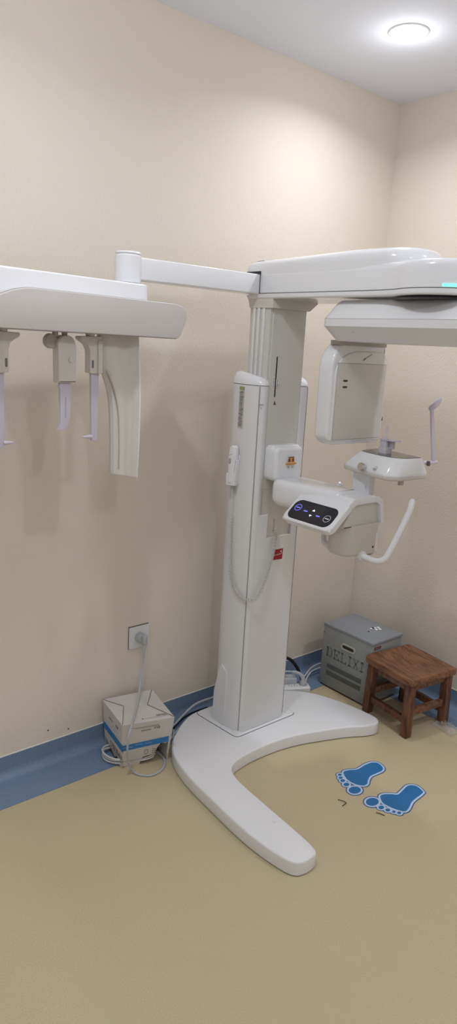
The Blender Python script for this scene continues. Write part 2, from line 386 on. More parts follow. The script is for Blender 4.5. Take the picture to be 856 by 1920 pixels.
# slanted slab of the console with rounded corners
ex = Vector((0, -1, 0)); ey = Vector((.100, 0, .086)).normalized()
Mp = frame((-1.0125, -.596, .9505), ex, ey)       # x: along -y, y: up the slope, z: outwards
bm = B(); slab(bm, rrect(-.107, .107, -.004, .128, .024, 6), -.024, .002, .006, .005, M=Mp); obj('console_face', bm, WHITE, ch, smooth=50)
bm = B(); slab(bm, rrect(-.094, .092, .006, .086, .026, 6), .001, .0032, 0, .001, M=Mp); kp = obj('touch_panel', bm, GLOSSB, MC, label='black glossy touch panel with lit buttons')
def ring(bm, cx, cy, r, w, M, z0, z1):
    n = 28
    a = [[(cx+q*math.cos(2*PI*k/n), cy+q*math.sin(2*PI*k/n), z) for k in range(n)] for q, z in ((r-w, z0), (r, z0), (r, z1), (r-w, z1), (r-w, z0))]
    loft(bm, a, M, caps=False)
bm = B(); ring(bm, -.069, .052, .0135, .0016, Mp, .003, .0036); box(bm, -.077, -.061, .0505, .0535, .003, .0036, Mp); obj('round_button', bm, PURPLE, kp)
bm = B(); ring(bm, .066, .040, .0135, .0012, Mp, .003, .0036); box(bm, .058, .074, .0385, .0415, .003, .0036, Mp); obj('round_button', bm, mat('grey_light', (.5, .5, .55), .4, emit=(.6, .6, .75), es=.35), kp)
for x, y, m_ in ((-.031, .046, PURPLE), (.027, .040, PURPLE)):
    bm = B(); slab(bm, rrect(x-.008, x+.008, y-.002, y+.002, .0015), .003, .0036, M=Mp); obj('side_button', bm, PURPLE, kp)
bm = B(); slab(bm, [(-.008, .053), (.004, .053), (-.002, .061)], .003, .0036, M=Mp); obj('arrow_button', bm, LITEW, kp)
bm = B(); slab(bm, [(-.008, .037), (.004, .037), (-.002, .030)][::-1], .003, .0036, M=Mp); obj('arrow_button', bm, LITEW, kp)
# block inside / under the console
bm = B(); slab(bm, roundpoly([(-.935, .945), (-.755, .945), (-.772, 1.02), (-.89, 1.02)], .004), .500, .688, .002, .004, M=FY); obj('console_block', bm, BEIGE, MC)
P = roundpoly([(-.915, -.625), (-.905, -.672), (-.885, -.69), (-.760, -.69), (-.755, -.598), (-.90, -.598)], [.03, .03, .012, .004, .01, .03], 4)
bm = B(); rings = []
for z, ins, sh in ((.843, .014, .01), (.848, .004, .005), (.856, 0, 0), (.95, -.004, 0)):
    rings.append([(x, y, z+(.0 if z > .9 else (-.0-(x+.9)*.06))) for x, y in offset(P, -ins)])
loft(bm, rings); bk = obj('support_body', bm, BEIGE, MC, smooth=45)
bm = B(); slab(bm, rrect(-.7675, -.7535, .85, .945, .002), .60, .6925, M=FY); obj('body_edge', bm, WHITE2, bk)
bm = B(); lathe(bm, [(.004, 0), (.004, .001)], frame((-.776, -.6903, .865), (1, 0, 0), (0, 0, 1)), 10); obj('screw_hole', bm, SLOT, bk)
# handles (near and far), symmetric about y=-.645
YM = -.645
for s in (1, -1):
    def S_(y): return YM+(y-YM)*s
    pts = [(-.828, S_(-.685), .842), (-.831, S_(-.735), .840), (-.829, S_(-.758), .842), (-.822, S_(-.775), .852), (-.810, S_(-.783), .875), (-.775, S_(-.795), .955), (-.752, S_(-.80), 1.005), (-.746, S_(-.80), 1.022), (-.738, S_(-.797), 1.040)]
    bm = B(); tube(bm, pts, lambda t: .0105, 14, 6); obj('hand_grip', bm, WHITE, MC)
    bm = B(); lathe(bm, [(.0165, -.004), (.0175, .004), (.0165, .010), (.0125, .011)], frame((-.828, S_(-.686), .842), (1, 0, 0), (0, 0, 1) if s > 0 else (0, 0, -1)), 20); obj('grip_socket', bm, WHITE, MC)
# ---- chin rest post and box
bm = B(); slab(bm, rrect(-.784, -.752, -.655, -.582, .006), 1.030, 1.125); obj('rest_post', bm, WHITE2, MC)
def cbx(z, ins):
    P0 = [(-.789, -.541), (-.808, -.60), (-.820, -.66), (-.834, -.72), (-.839, -.757), (-.81, -.789), (-.74, -.794), (-.664, -.794), (-.650, -.57), (-.67, -.541)]
    P1 = [(-.780, -.598), (-.793, -.63), (-.803, -.68), (-.808, -.715), (-.801, -.755), (-.774, -.784), (-.735, -.790), (-.697, -.794), (-.668, -.62), (-.68, -.585)]
    P0 = roundpoly(P0, .012, 3); P1 = roundpoly(P1, .012, 3)
    return P0, P1
P0, P1 = cbx(0, 0)
def mixp(t, ins=0, z=0):
    return [(a[0]*(1-t)+b[0]*t, a[1]*(1-t)+b[1]*t, z) for a, b in zip(offset(P0, -ins), offset(P1, -ins))]
bm = B(); loft(bm, [mixp(0, .006, 1.106), mixp(0, .001, 1.109), mixp(0, 0, 1.113), mixp(0, 0, 1.119)]); obj('rest_base', bm, BEIGE, MC, smooth=60)
bm = B(); loft(bm, [mixp(0, .001, 1.119), mixp(0, .0, 1.121), mixp(.08, 0, 1.128), mixp(.95, 0, 1.171), mixp(1, .002, 1.174), mixp(1, .004, 1.175)]); rb = obj('chin_rest', bm, WHITE, MC, smooth=60)
bm = B(); slab(bm, offset(P1, -.006), 1.174, 1.1765); obj('rest_window', bm, SMOKE, rb, label='smoked dark window')
bm = B(); nx = frame((-.819, -.655, 1.130), (0, -1, 0), (.30, 0, .95))
lathe(bm, [(.008, -.004), (.008, .004), (.0115, .005), (.0115, .020), (.010, .022), (.004, .022)], nx, 24)
for k in range(12):
    a = 2*PI*k/12; lathe(bm, [(.0018, .006), (.0018, .02)], nx @ XF(.0112*math.cos(a), .0112*math.sin(a), 0), 6)
obj('clamp_knob', bm, CHROME, rb, label='knurled steel knob')
bm = B(); ny = frame((-.8285, -.706, 1.137), (.12, -1, 0), (.30, 0, .95))
box(bm, -.006, .006, -.003, .000, 0, .0012, ny); box(bm, -.006, .006, -.006, -.0045, 0, .0012, ny); tube(bm, [ny @ Vector(p) for p in ((.001, .003, .001), (.004, .007, .001), (.007, .006, .001), (.009, .003, .001))], .0006, 6, 3); obj('knob_symbol', bm, PRINTL, rb)
bm = B(); lathe(bm, [(.009, 1.088), (.0095, 1.108)], XF(-.765, -.765, 0), 14); obj('foot_stud', bm, DBEI, MC)
bm = B(); slab(bm, rrect(-.672, -.664, 1.148, 1.164, .003), .788, .797, M=FY); obj('rod_socket', bm, GROOVE, MC)
# bite block
bx, by = -.742, -.672
bm = B(); slab(bm, rrect(bx-.017, bx+.017, by-.017, by+.017, .005), 1.176, 1.196, 0, .002)
obj('bite_base', bm, CLEAR, MC)
bm = B(); slab(bm, rrect(bx-.014, bx+.0, by-.013, by+.013, .004), 1.196, 1.226, 0, .003); slab(bm, rrect(bx+.004, bx+.022, by-.024, by+.004, .004), 1.192, 1.216, 0, .003)
slab(bm, roundpoly([(bx-.016, by-.016), (bx+.0, by-.05), (bx+.02, by-.048), (bx+.02, by+.016), (bx-.016, by+.016)], .005), 1.218, 1.2215); obj('chin_cup', bm, LILAC, MC)
bm = B(); tube(bm, [(bx-.004, by-.001, 1.22), (bx-.004, by-.003, 1.25), (bx-.006, by-.006, 1.262), (bx-.003, by-.010, 1.266)], .0035, 8, 4); obj('bite_rod', bm, CLEAR, MC)
# temple rod
bm = B(); tube(bm, [(-.675, -.782, 1.157), (-.635, -.786, 1.156), (-.615, -.787, 1.157)], .006, 8, 0); tr = obj('rod_foot', bm, LILAC, MC)
bm = B()
rings = []
for z, x, wd in ((1.155, -.630, .011), (1.20, -.640, .0105), (1.27, -.659, .009), (1.33, -.675, .0075), (1.338, -.680, .009)):
    rings.append([(x-wd, -.783, z), (x+wd, -.783, z), (x+wd, -.789, z), (x-wd, -.789, z)])
loft(bm, rings); obj('temple_rod', bm, LILAC, MC, bevel=.0015)
bm = B(); tube(bm, [(-.687, -.786, 1.332), (-.667, -.788, 1.340), (-.648, -.79, 1.354), (-.640, -.79, 1.362)], lambda t: .007+.004*math.sin(PI*min(1, t*1.1)), 10, 4, flat=.5); obj('temple_pad', bm, LILAC, MC)
# ---- bracket under the beam
bm = B()
def hx(z, x0, x1, y0, y1, c): return [(x, y, z) for x, y in roundpoly([(x0, y0), (x1, y0), (x1, y1), (x0, y1)], c, 2)]
loft(bm, [hx(1.620, -.953, -.772, -.316, -.20, .004), hx(1.648, -.953, -.735, -.316, -.19, .004), hx(1.662, -.953, -.742, -.316, -.178, .004)]); obj('beam_bracket', bm, BEIGE, MC, smooth=25)
# ---- top beam
CXb, CYb, RB = -.838, -.905, .156
def keyhole(x0, x1, yb, cx, cy, r, n=28):
    P = [(x0+.03, yb), (x0, yb-.03)]
    a0 = math.acos(max(-1, min(1, (cx-x0)/r))) if r > cx-x0 else 0
    yj = cy+r*math.sin(a0)
    P += [(x0, yb-.2), (x0, yj+.12), (x0-.002, yj+.05)]
    a1 = PI-a0*.8
    b1 = PI*2+a0*.8
    for k in range(n+1):
        a = a1+(b1-a1)*k/n; P.append((cx+r*math.cos(a), cy+r*math.sin(a)))
    P += [(x1+.002, yj+.05), (x1, yj+.12), (x1, yb-.2), (x1, yb-.03), (x1-.03, yb)]
    return P
KB = keyhole(-.955, -.721, -.165, CXb, CYb, RB)
bm = B(); slab(bm, KB, 1.668, 1.742, 0, .02); obj('beam_housing', bm, WHITE, MC, smooth=60)
bm = B(); slab(bm, offset(KB, -.003), 1.664, 1.669); obj('beam_joint', bm, PRINTL, MC, smooth=60)
bm = B(); slab(bm, offset(KB, .001), 1.6495, 1.665, .006, 0); lt = obj('beam_underside', bm, WHITE, MC, smooth=60)
PT = smoothc(roundpoly([(-.954, -.167), (-.954, -.68), (-.945, -.79), (-.89, -.852), (-.79, -.852), (-.735, -.79), (-.722, -.68), (-.722, -.167)], [.03, .1, .04, .05, .05, .04, .1, .03], 4), 1)
PT = [(p[0], p[1]) for p in PT]
bm = B(); rings = []
for k, (ins, zz) in enumerate(((0, 1.722), (0, 1.752), (.0008, 1.760), (.004, 1.768), (.010, 1.776), (.020, 1.783), (.034, 1.787), (.055, 1.789))):
    Q = offset(PT, -ins)
    rings.append([(x, y, 1.722+(zz-1.722)*(.80+.20*min(1, max(0, (-y-.165)/.4)))) for x, y in Q])
loft(bm, rings); obj('beam_top_cover', bm, WHITE, MC, smooth=60)
# teal status light on the rounded nose
bm = B()
rg = []
for k in range(9):
    a = math.radians(207+k*5); c_, s_ = math.cos(a), math.sin(a)
    rg.append([(CXb+q*c_, CYb+q*s_, z) for q, z in ((RB-.004, 1.669), (RB+.0015, 1.669), (RB+.0015, 1.677), (RB-.004, 1.677))])
loft(bm, rg); obj('status_light', bm, TEAL, MC, label='glowing teal strip')
# slip ring
bm = B(); lathe(bm, [(.10, 1.640), (.14, 1.6405), (.145, 1.644), (.14, 1.651)], XF(-.835, -.90, 0), 48); obj('slip_ring', bm, BLACK, MC)
# ---- rotating arm
def aring(z, ins):
    return [(x, y, z) for x, y in rrect(-.955+ins, -.645-ins, -1.30+ins, -.530-ins, .045)]
bm = B(); loft(bm, [aring(1.5885, 0), aring(1.630, .022), aring(1.640, .030), aring(1.643, .036)]); ra = obj('rotating_arm', bm, WHITE2, MC, smooth=30)
bm = B(); loft(bm, [aring(1.5875, .0008), aring(1.5885, .0008)]); obj('arm_joint', bm, PRINTL, MC)
bm = B(); loft(bm, [aring(1.523, .030), aring(1.5655, 0), aring(1.5875, 0)]); rl = obj('arm_lower_shell', bm, WHITE2, MC, smooth=20)
bm = B(); lathe(bm, [(.0035, 0), (.003, .0012)], frame((-.9425, -.665, 1.551), (0, -1, 0), (.56, 0, .83)), 10); obj('screw_cap', bm, DBEI, rl)
# ---- detector head
bm = B(); slab(bm, rrect(-.878, -.640, -.560, -.515, .006), 1.512, 1.526); obj('head_collar', bm, DBEI, MC)
P = roundpoly([(-.905, 1.215), (-.880, 1.192), (-.645, 1.190), (-.628, 1.205), (-.628, 1.468), (-.640, 1.500), (-.648, 1.517), (-.872, 1.517), (-.908, 1.465)], [.015, .02, .02, .015, .02, .01, .004, .02, .03], 4)
bm = B(); slab(bm, P, .500, .560, .012, .010, M=FY); dh = obj('sensor_head', bm, WHITE, MC, smooth=50)
P2 = roundpoly([(-.893, 1.203), (-.636, 1.201), (-.634, 1.475), (-.66, 1.496), (-.80, 1.496), (-.860, 1.480), (-.893, 1.44)], [.012, .012, .02, .02, .04, .04, .04], 4)
bm = B(); slab(bm, P2, .558, .5655, 0, .005, M=FY); obj('head_bezel', bm, WHITE2, dh, smooth=50)
bm = B(); slab(bm, rrect(-.8865, -.6435, 1.2085, 1.4565, .003), .565, .5662, M=FY); obj('cover_joint', bm, PRINTL, dh)
bm = B(); slab(bm, rrect(-.885, -.645, 1.210, 1.455, .003), .565, .5672, 0, .0008, M=FY); gp = obj('cover_plate', bm, GREY, dh)
for z in (1.3805, 1.4005):
    bm = B(); slab(bm, rrect(-.857, -.836, z-.003, z+.003, .0028), .567, .5678, M=FY); obj('cover_slot', bm, BLACK, dh)
bm = B(); box(bm, -.757, -.729, -.001, .001, .565, .5662, FY @ XF(0, 1.4685, 0) @ Matrix.Rotation(.0, 4, 'Z')); 
bm.free(); bm = B(); Mx = FY @ XF(-.745, 1.478, 0) @ Matrix.Rotation(math.radians(24), 4, 'Z')
box(bm, -.012, .022, -.0008, .0008, .5655, .5665, Mx); slab(bm, roundpoly([(-.027, -.002), (-.012, -.0028), (-.014, .003)], .001), .5655, .5665, M=Mx); obj('arrow_mark', bm, PRINT, dh)
bm = B(); slab(bm, [(-.640, 1.268), (-.633, 1.268), (-.6355, 1.282)], .5655, .5664, M=FY); obj('warning_mark', bm, BROWN, dh)

# ---- cephalometric arm
bm = B(); slab(bm, rrect(-1.46, -.945, -.248, -.190, .006), 1.664, 1.728, .004, .004); ca = obj('side_arm', bm, WHITE, MC)
bm = B(); box(bm, -.9565, -.949, -.250, -.18, 1.667, 1.738); obj('arm_slot', bm, SLOT, MC)
bm = B(); lathe(bm, [(.034, 1.652), (.0385, 1.655), (.0385, 1.728), (.036, 1.731), (.036, 1.734), (.0385, 1.7355), (.036, 1.740), (.025, 1.742)], XF(-1.456, -.225, 0), 36); obj('arm_joint_cap', bm, WHITE, MC)
dC = Vector((.988, .156, 0)).normalized(); nC = Vector((.156, -.988, 0)).normalized()
# local (s, t, z): origin (-1.33,-.31,0)
MC4 = Matrix(((dC.x, nC.x, 0, -1.33), (dC.y, nC.y, 0, -.31), (0, 0, 1, 0), (0, 0, 0, 1)))
def FC(t0=0):  # local outline in (s,z), extruded along t
    return MC4 @ Matrix(((1, 0, 0, 0), (0, 0, 1, 0), (0, 1, 0, 0), (0, 0, 0, 1)))
bm = B(); slab(bm, roundpoly([(-.612, -.175), (-.612, -.042), (-.070, -.042), (-.070, -.135), (-.40, -.175)], [.06, .11, .04, .04, .05], 8), 1.545, 1.650, 0, .005, M=MC4); hu = obj('ceph_head', bm, WHITE, MC, smooth=50)
P = rrect(-.70, .036, -.150, 0.0, .02, 4)
def FC0(): return MC4 @ Matrix(((1, 0, 0, 0), (0, 0, 1, 0), (0, 1, 0, 0), (0, 0, 0, 1)))
TP = roundpoly([(-.655, 1.512), (-.63, 1.502), (0.0, 1.502), (.012, 1.512), (.036, 1.560), (.034, 1.588), (-.004, 1.603), (-.535, 1.603), (-.61, 1.575), (-.66, 1.54)], [.01, .01, .008, .01, .02, .03, .03, .05, .05, .02], 6)
bm = B(); slab(bm, TP, -.150, -.004, .006, 0, M=FC0()); obj('head_tray', bm, TRAY, MC, smooth=50)
bm = B(); slab(bm, offset(TP, .0012), -.010, -.0045, M=FC0()); obj('tray_joint', bm, PRINTL, MC)
bm = B(); slab(bm, TP, -.005, .002, 0, .003, M=FC0()); obj('tray_front', bm, TRAY, MC, smooth=50)
# nasion support
def sz(bm, pts, t0, t1, rb=0, rt=0, r=0): return slab(bm, roundpoly(pts, r) if r else pts, t0, t1, rb, rt, M=FC())
bm = B(); lathe(bm, [(.018, -.08), (.0195, -.077), (.0195, -.066), (.018, -.063)], FC() @ XF(-.405, 1.477, 0), 24); obj('nasion_knob', bm, DBEI, MC)
bm = B(); lathe(bm, [(.008, 1.49), (.008, 1.504)], MC4 @ XF(-.39, -.07, 0), 14); lathe(bm, [(.008, 1.49), (.008, 1.504)], MC4 @ XF(-.36, -.07, 0), 14); obj('hanger_pin', bm, DBEI, MC)
bm = B(); sz(bm, [(-.391, 1.368), (-.334, 1.368), (-.332, 1.47), (-.345, 1.492), (-.375, 1.495), (-.393, 1.48)], -.08, -.052, .002, .004, [.002, .002, .015, .02, .02, .012]); nb = obj('nasion_holder', bm, BEIGE, MC)
bm = B(); lathe(bm, [(.008, -.053), (.008, -.0495), (.007, -.049)], FC() @ XF(-.352, 1.43, 0), 18); obj('release_button', bm, BEIGE, nb)
bm = B(); sz(bm, [(-.380, 1.368), (-.345, 1.368), (-.345, 1.358), (-.342, 1.352), (-.345, 1.275), (-.352, 1.255), (-.362, 1.238), (-.388, 1.238), (-.378, 1.258), (-.380, 1.352), (-.384, 1.356)], -.070, -.062, .001, .001); npd = obj('nasion_rod', bm, LILAC, MC)
bm = B(); sz(bm, rrect(-.3635, -.3605, 1.27, 1.33, .001), -.0625, -.0615); obj('rod_slot', bm, PRINTL, npd)
# ear rods (two, facing each other)
for sgn, s0 in ((1, -.262), (-1, -.560)):
    def q(x): return s0+sgn*x
    bm = B(); lathe(bm, [(.012, 1.494), (.014, 1.504)], MC4 @ XF(q(-.012), -.07, 0), 16)
    sz(bm, [(q(-.055), 1.494), (q(.019), 1.496), (q(.021), 1.392), (q(-.021), 1.394), (q(-.021), 1.455), (q(-.028), 1.470), (q(-.042), 1.479), (q(-.054), 1.485)], -.082, -.056, 0, 0, .004)
    eh = obj('ear_rod_holder', bm, BEIGE, MC, bevel=.0015)
    bm = B(); slab(bm, rrect(q(.004) if sgn > 0 else q(.019), q(.019) if sgn > 0 else q(.004), 1.393, 1.485, .003), -.0565, -.051, 0, .002, M=FC()); obj('holder_rib', bm, BEIGE, eh)
    bm = B(); sz(bm, roundpoly([(q(-.016), 1.408), (q(-.010), 1.408), (q(-.010), 1.43), (q(-.016), 1.43)], .003), -.0565, -.0548); obj('holder_slot', bm, PRINT, eh)
    bm = B(); sz(bm, [(q(-.012), 1.394), (q(.017), 1.393), (q(.012), 1.25), (q(.012), 1.205), (q(.004), 1.200), (q(-.008), 1.204)], -.073, -.064, .001, .001)
    er = obj('ear_rod', bm, LILAC, MC)
    bm = B(); lathe(bm, [(.0065, 0), (.005, .012), (.003, .028), (.0015, .031)], MC4 @ frame((q(-.006), -.068, 1.213), (0, 1, 0), (0, 0, 1) if sgn < 0 else (0, 0, -1)), 12); obj('ear_tip', bm, LILAC, MC)
# sensor paddle: bowed shell
bm = B(); rings = []
sect = [(1.503, -.250, -.108), (1.48, -.248, -.106), (1.43, -.243, -.103), (1.395, -.232, -.101), (1.35, -.214, -.099), (1.30, -.204, -.098), (1.24, -.199, -.098), (1.17, -.197, -.099), (1.11, -.196, -.100), (1.098, -.1955, -.100)]
sect = [(a, b, c) for a, b, c in smoothc([(s[0], s[1], s[2]) for s in sect], 3, False)]
for z, a, b in sect:
    w_ = b-a; P = [(a+.006, -.074), (a+w_*.10, -.064), (a+w_*.26, -.058), (a+w_*.45, -.060), (a+w_*.62, -.067), (a+w_*.78, -.064), (b-.014, -.052), (b-.008, -.048), (b-.005, -.050), (b-.003, -.055), (b-.003, -.080), (b-.01, -.085), (a+.012, -.088)]
    dz = -.02
    rings.append([(x, y, z+(dz*(x-a)/w_ if z < 1.12 else 0)) for x, y in P])
loft(bm, rings, MC4); sp = obj('ceph_sensor', bm, BEIGE, MC, smooth=40)
bm = B(); pth = [(-.222, 1.400), (-.206, 1.372), (-.190, 1.335), (-.179, 1.290), (-.174, 1.24), (-.172, 1.18), (-.172, 1.11)]
tube(bm, [MC4 @ Vector((s, -.0588, z)) for s, z in pth], .0024, 8, 5); obj('sensor_groove', bm, DBEI, sp)
bm = B(); rings = []
for z, a, b in sect:
    zz = z-.021 if z < 1.12 else z; bw = .010*min(1, max(.35, (1.50-z)/.12))*min(1, max(.5, (z-1.05)/.12)); rings.append([(b-.0035, -.053, zz), (b+bw*.5, -.055, zz), (b+bw, -.062, zz), (b+bw, -.078, zz), (b+bw*.4, -.090, zz), (b-.006, -.090, zz)])
loft(bm, rings, MC4); obj('sensor_back', bm, WHITE, sp, smooth=40)

# ================================================================== HANDSET
nh = Vector((-.965, -.26, 0)).normalized(); Mhs = frame((-.9905, -.218, 1.0), Vector((0, 0, 1)).cross(nh) , (0, 0, 1))
# local: x along cover, y up, z out of the cover
bm = B(); slab(bm, rrect(-.020, .018, .010, .115, .006), -.006, .004, 0, .002, M=Mhs); hb = obj('handset_cradle', bm, WHITE2, MC)
bm = B(); slab(bm, roundpoly([(-.021, .006), (.017, .006), (.020, .10), (.015, .10), (.012, .052), (-.021, .05)], .004), .003, .026, .002, .003, M=Mhs); obj('cradle_cup', bm, WHITE, hb)
hs = thing('exposure_handset', 'white exposure handset with coiled cord hanging on the column side', 'handset', (-.995, -.22, 1.0))
bm = B(); slab(bm, roundpoly([(-.013, .012), (.008, .012), (.013, .075), (.016, .11), (.014, .145), (.002, .152), (-.012, .146), (-.016, .11)], .006), .005, .028, .004, .006, M=Mhs @ Matrix.Rotation(math.radians(0), 4, 'X')); hd = obj('handset_body', bm, WHITE, hs)
bm = B(); slab(bm, circ(-.006, .094, .005, 16, .010), .027, .0295, M=Mhs); obj('handset_button', bm, PRINTL, hd)
bm = B(); tube(bm, [Mhs @ Vector(p) for p in ((-.011, .112, .0285), (-.006, .118, .0285), (.004, .120, .028))], .0007, 6, 4); obj('handset_line', bm, PRINTL, hd)
bm = B(); lathe(bm, [(.0065, -.012), (.0065, .006), (.005, .014)], XF(-.9995, -.2185, .990), 12); obj('cord_sleeve', bm, CABLE, hs)
# cord: straight then coil then up to the notch
path = [(-1.0005, -.2185, .985), (-1.0008, -.222, .955), (-1.001, -.222, .90), (-1.001, -.222, .828), (-1.001, -.226, .75), (-1.000, -.232, .69), (-.998, -.255, .635), (-.992, -.292, .604), (-.978, -.328, .598), (-.955, -.336, .607), (-.930, -.334, .632), (-.905, -.330, .68), (-.884, -.328, .745), (-.872, -.326, .80), (-.866, -.322, .835), (-.864, -.312, .85)]
sp_ = [Vector(p) for p in smoothc(path, 10, False)]
L = [0]
for a, b in zip(sp_, sp_[1:]): L.append(L[-1]+(b-a).length)
def at(d):
    for i in range(len(L)-1):
        if L[i+1] >= d:
            k = (d-L[i])/max(1e-9, L[i+1]-L[i]); return sp_[i].lerp(sp_[i+1], k), (sp_[i+1]-sp_[i]).normalized()
    return sp_[-1], (sp_[-1]-sp_[-2]).normalized()
bm = B(); pts = []; N = Vector((0, 1, 0)); d = 0; ph = 0; pitch = .0056; step = pitch/10; coil0 = .085; coil1 = .80
while d < L[-1]:
    p, T = at(d); N = (N-T*N.dot(T)).normalized(); Bn = T.cross(N)
    rr = .0048*max(0, min(1, (d-coil0)/.01)) if d < .80 else .0048*max(0, min(1, (L[-1]-d)/.01))
    pts.append(p+(N*math.cos(ph)+Bn*math.sin(ph))*rr)
    ds = step if d > coil0-.005 else .004; d += ds
    if d > coil0: ph += 2*PI*ds/pitch
tube(bm, pts, .0016, 5, 0); obj('coiled_cord', bm, CABLEW, hs)

# ================================================================== SOCKET + PLUG + CORD
t = thing('wall_socket', 'square white wall socket low on the cream wall above the carton', 'socket', (-1.24, 0, .40))
bm = B(); slab(bm, rrect(-1.283, -1.197, .357, .443, .003), .001, .010, 0, .003, M=FY); obj('socket_plate', bm, WHITE2, t)
bm = B(); slab(bm, rrect(-1.27, -1.21, .37, .43, .004), .0095, .011, 0, .001, M=FY); obj('socket_face', bm, WHITE2, t)
bm = B(); box(bm, -1.2845, -1.1965, -.002, 0, .356, .4455); obj('socket_gap', bm, GROOVE, t)
t = thing('power_lead', 'grey plug and long cord hanging from the wall socket over the carton', 'power cord', (-1.247, -.03, .40))
bm = B(); Mg = frame((-1.243, -.010, .402), (1, 0, 0), (0, 0, 1))
lathe(bm, [(.019, 0), (.0195, .008), (.017, .018), (.012, .024)], Mg, 24); slab(bm, roundpoly([(-.003, .014), (.014, .016), (.016, -.018), (.004, -.026), (-.004, -.018)], .006), .01, .040, .004, .006, M=Mg); obj('plug', bm, CABLE, t)
bm = B(); tube(bm, [(-1.236, -.040, .384), (-1.240, -.043, .368), (-1.2425, -.045, .352)], lambda q: .0075-.0025*q, 12, 3); obj('strain_relief', bm, CABLE, t)
bm = B(); tube(bm, [(-1.238, -.041, .38), (-1.243, -.045, .35), (-1.248, -.05, .299), (-1.282, -.085, .236), (-1.320, -.130, .212), (-1.371, -.190, .1985), (-1.412, -.236, .197), (-1.436, -.256, .170), (-1.438, -.254, .13), (-1.432, -.246, .085), (-1.417, -.236, .04), (-1.398, -.235, .010), (-1.386, -.258, .0045), (-1.352, -.284, .0045), (-1.300, -.272, .0045), (-1.262, -.225, .0045), (-1.262, -.165, .0045), (-1.30, -.13, .0045)], .0040, 10, 8); obj('cord', bm, CABLE, t)

# ================================================================== CARDBOARD BOX
t = thing('cardboard_carton', 'battered white carton with a blue stripe, upside down beside the wall', 'box', (-1.33, -.13, 0))
TB = [Vector((-1.399, -.014, .19)), Vector((-1.204, -.050, .19)), Vector((-1.251, -.266, .19)), Vector((-1.433, -.210, .19))]   # back-left, back-right, front-right, front-left
BB = [Vector((-1.388, -.021, .0)), Vector((-1.222, -.055, .0)), Vector((-1.249, -.229, .0)), Vector((-1.415, -.178, .0))]
def wall_panel(bm, A, Bp, C, D, cut=None, th=.004):
    # A,B top left/right ; D,C bottom left/right seen from outside ; cut: list of (u,v) outline, v up from 0 to 1
    nrm = (Bp-A).cross(D-A).normalized()*-1
    P = cut or [(0, 0), (1, 0), (1, 1), (0, 1)]
    def q(uu, vv): return (D.lerp(C, uu)).lerp(A.lerp(Bp, uu), vv)
    cen = sum((v for v in TB), Vector())/4
    if nrm.dot(A-cen) < 0: nrm = -nrm
    loft(bm, [[q(*p) for p in P], [q(*p)-nrm*th for p in P]])
bm = B()
wall_panel(bm, TB[3], TB[2], BB[2], BB[3], [(0, .02), (.16, .0), (.38, .0), (.44, .17), (.62, .19), (.70, .21), (.735, .34), (.80, .44), (.90, .41), (.955, .44), (.96, .13), (1, .16), (1, 1), (0, 1)])
wall_panel(bm, TB[0], TB[3], BB[3], BB[0], [(0, .25), (.35, .14), (.62, .05), (.75, .14), (.88, .03), (1, .0), (1, 1), (0, 1)])
wall_panel(bm, TB[1], TB[0], BB[0], BB[1])
wall_panel(bm, TB[2], TB[1], BB[1], BB[2])
loft(bm, [[v.copy() for v in TB], [v-Vector((0, 0, .004)) for v in TB]])
bx_ = obj('carton_body', bm, CARD, t, smooth=20)
# flap seams on the top
def topq(uu, vv): return TB[3].lerp(TB[2], uu).lerp(TB[0].lerp(TB[1], uu), vv)+Vector((0, 0, .0012))
bm = B(); tube(bm, [topq(0.005, .995), topq(.27, .62), topq(0.01, .01)], .0013, 5, 0); tube(bm, [topq(.995, .995), topq(.70, .52), topq(.995, .01)], .0013, 5, 0); obj('flap_seam', bm, PRINT, bx_)
bm = B()
a, b, c, d = topq(.01, .97), topq(.255, .62), topq(.26, .6), topq(.015, .02)
# front face frame (upside-down print)
eF = (TB[2]-TB[3]).normalized(); dF = ((BB[3]+BB[2])/2-(TB[3]+TB[2])/2); nF = eF.cross(-dF).normalized()
if nF.y > 0: nF = -nF
wF = (TB[2]-TB[3]).length
def faceM(Ptop, e, dwn):    # local x along e, y up, z out
    return frame(Ptop, e, -dwn)
dFl = (BB[3]-TB[3]); MF = faceM(TB[3], eF, BB[3]-TB[3])
bm = B(); slab(bm, [(.004, -.118), (wF*.93, -.108), (wF*.93, -.083), (.004, -.093)], .0002, .0010, M=MF); sf = obj('blue_stripe', bm, BLUEP, bx_)
RZ = Matrix.Rotation(PI, 4, 'Z')
bm = B(); 
ring(bm, .098, -.139, .0105, .0016, MF @ Matrix.Diagonal((.72, 1, 1, 1)) @ XF(.036, 0, 0), .0002, .0010)
for k in range(3): box(bm, .118, .131, -.130-.0085*k-.0015, -.130-.0085*k, .0002, .001, MF)
box(bm, .1295, .131, -.1485, -.130, .0002, .001, MF)
obj('large_lettering', bm, PRINT, bx_); bm = B(); text_bm(bm, 'EKA', .013, MF @ XF(.128, -.033, .0006) @ RZ); text_bm(bm, 'EACHINE', .0085, MF @ XF(.088, -.038, .0006) @ RZ)
for k in range(2): box(bm, .03+.02*k, .135, -.022-.004*k, -.0213-.004*k, .0002, .0008, MF)
obj('small_lettering', bm, PRINT, bx_); bm = B(); text_bm(bm, 'National', .0095, MF @ XF(.158, -.122, .0006) @ RZ)
obj('printed_word', bm, PRINT, bx_); bm = B(); box(bm, .005, wF*.6, -.168, -.1672, .0002, .0008, MF)
obj('printed_line', bm, PRINT, bx_)
bm = B(); text_bm(bm, 'Chemical', .010, MF @ XF(.028, -.104, .0011) @ RZ, extr=.0002); text_bm(bm, 'ceramic + cement', .0085, MF @ XF(.085, -.099, .0011) @ RZ, extr=.0002); obj('stripe_lettering', bm, mat('pale_blue_print', (.35, .5, .7), .5), bx_)
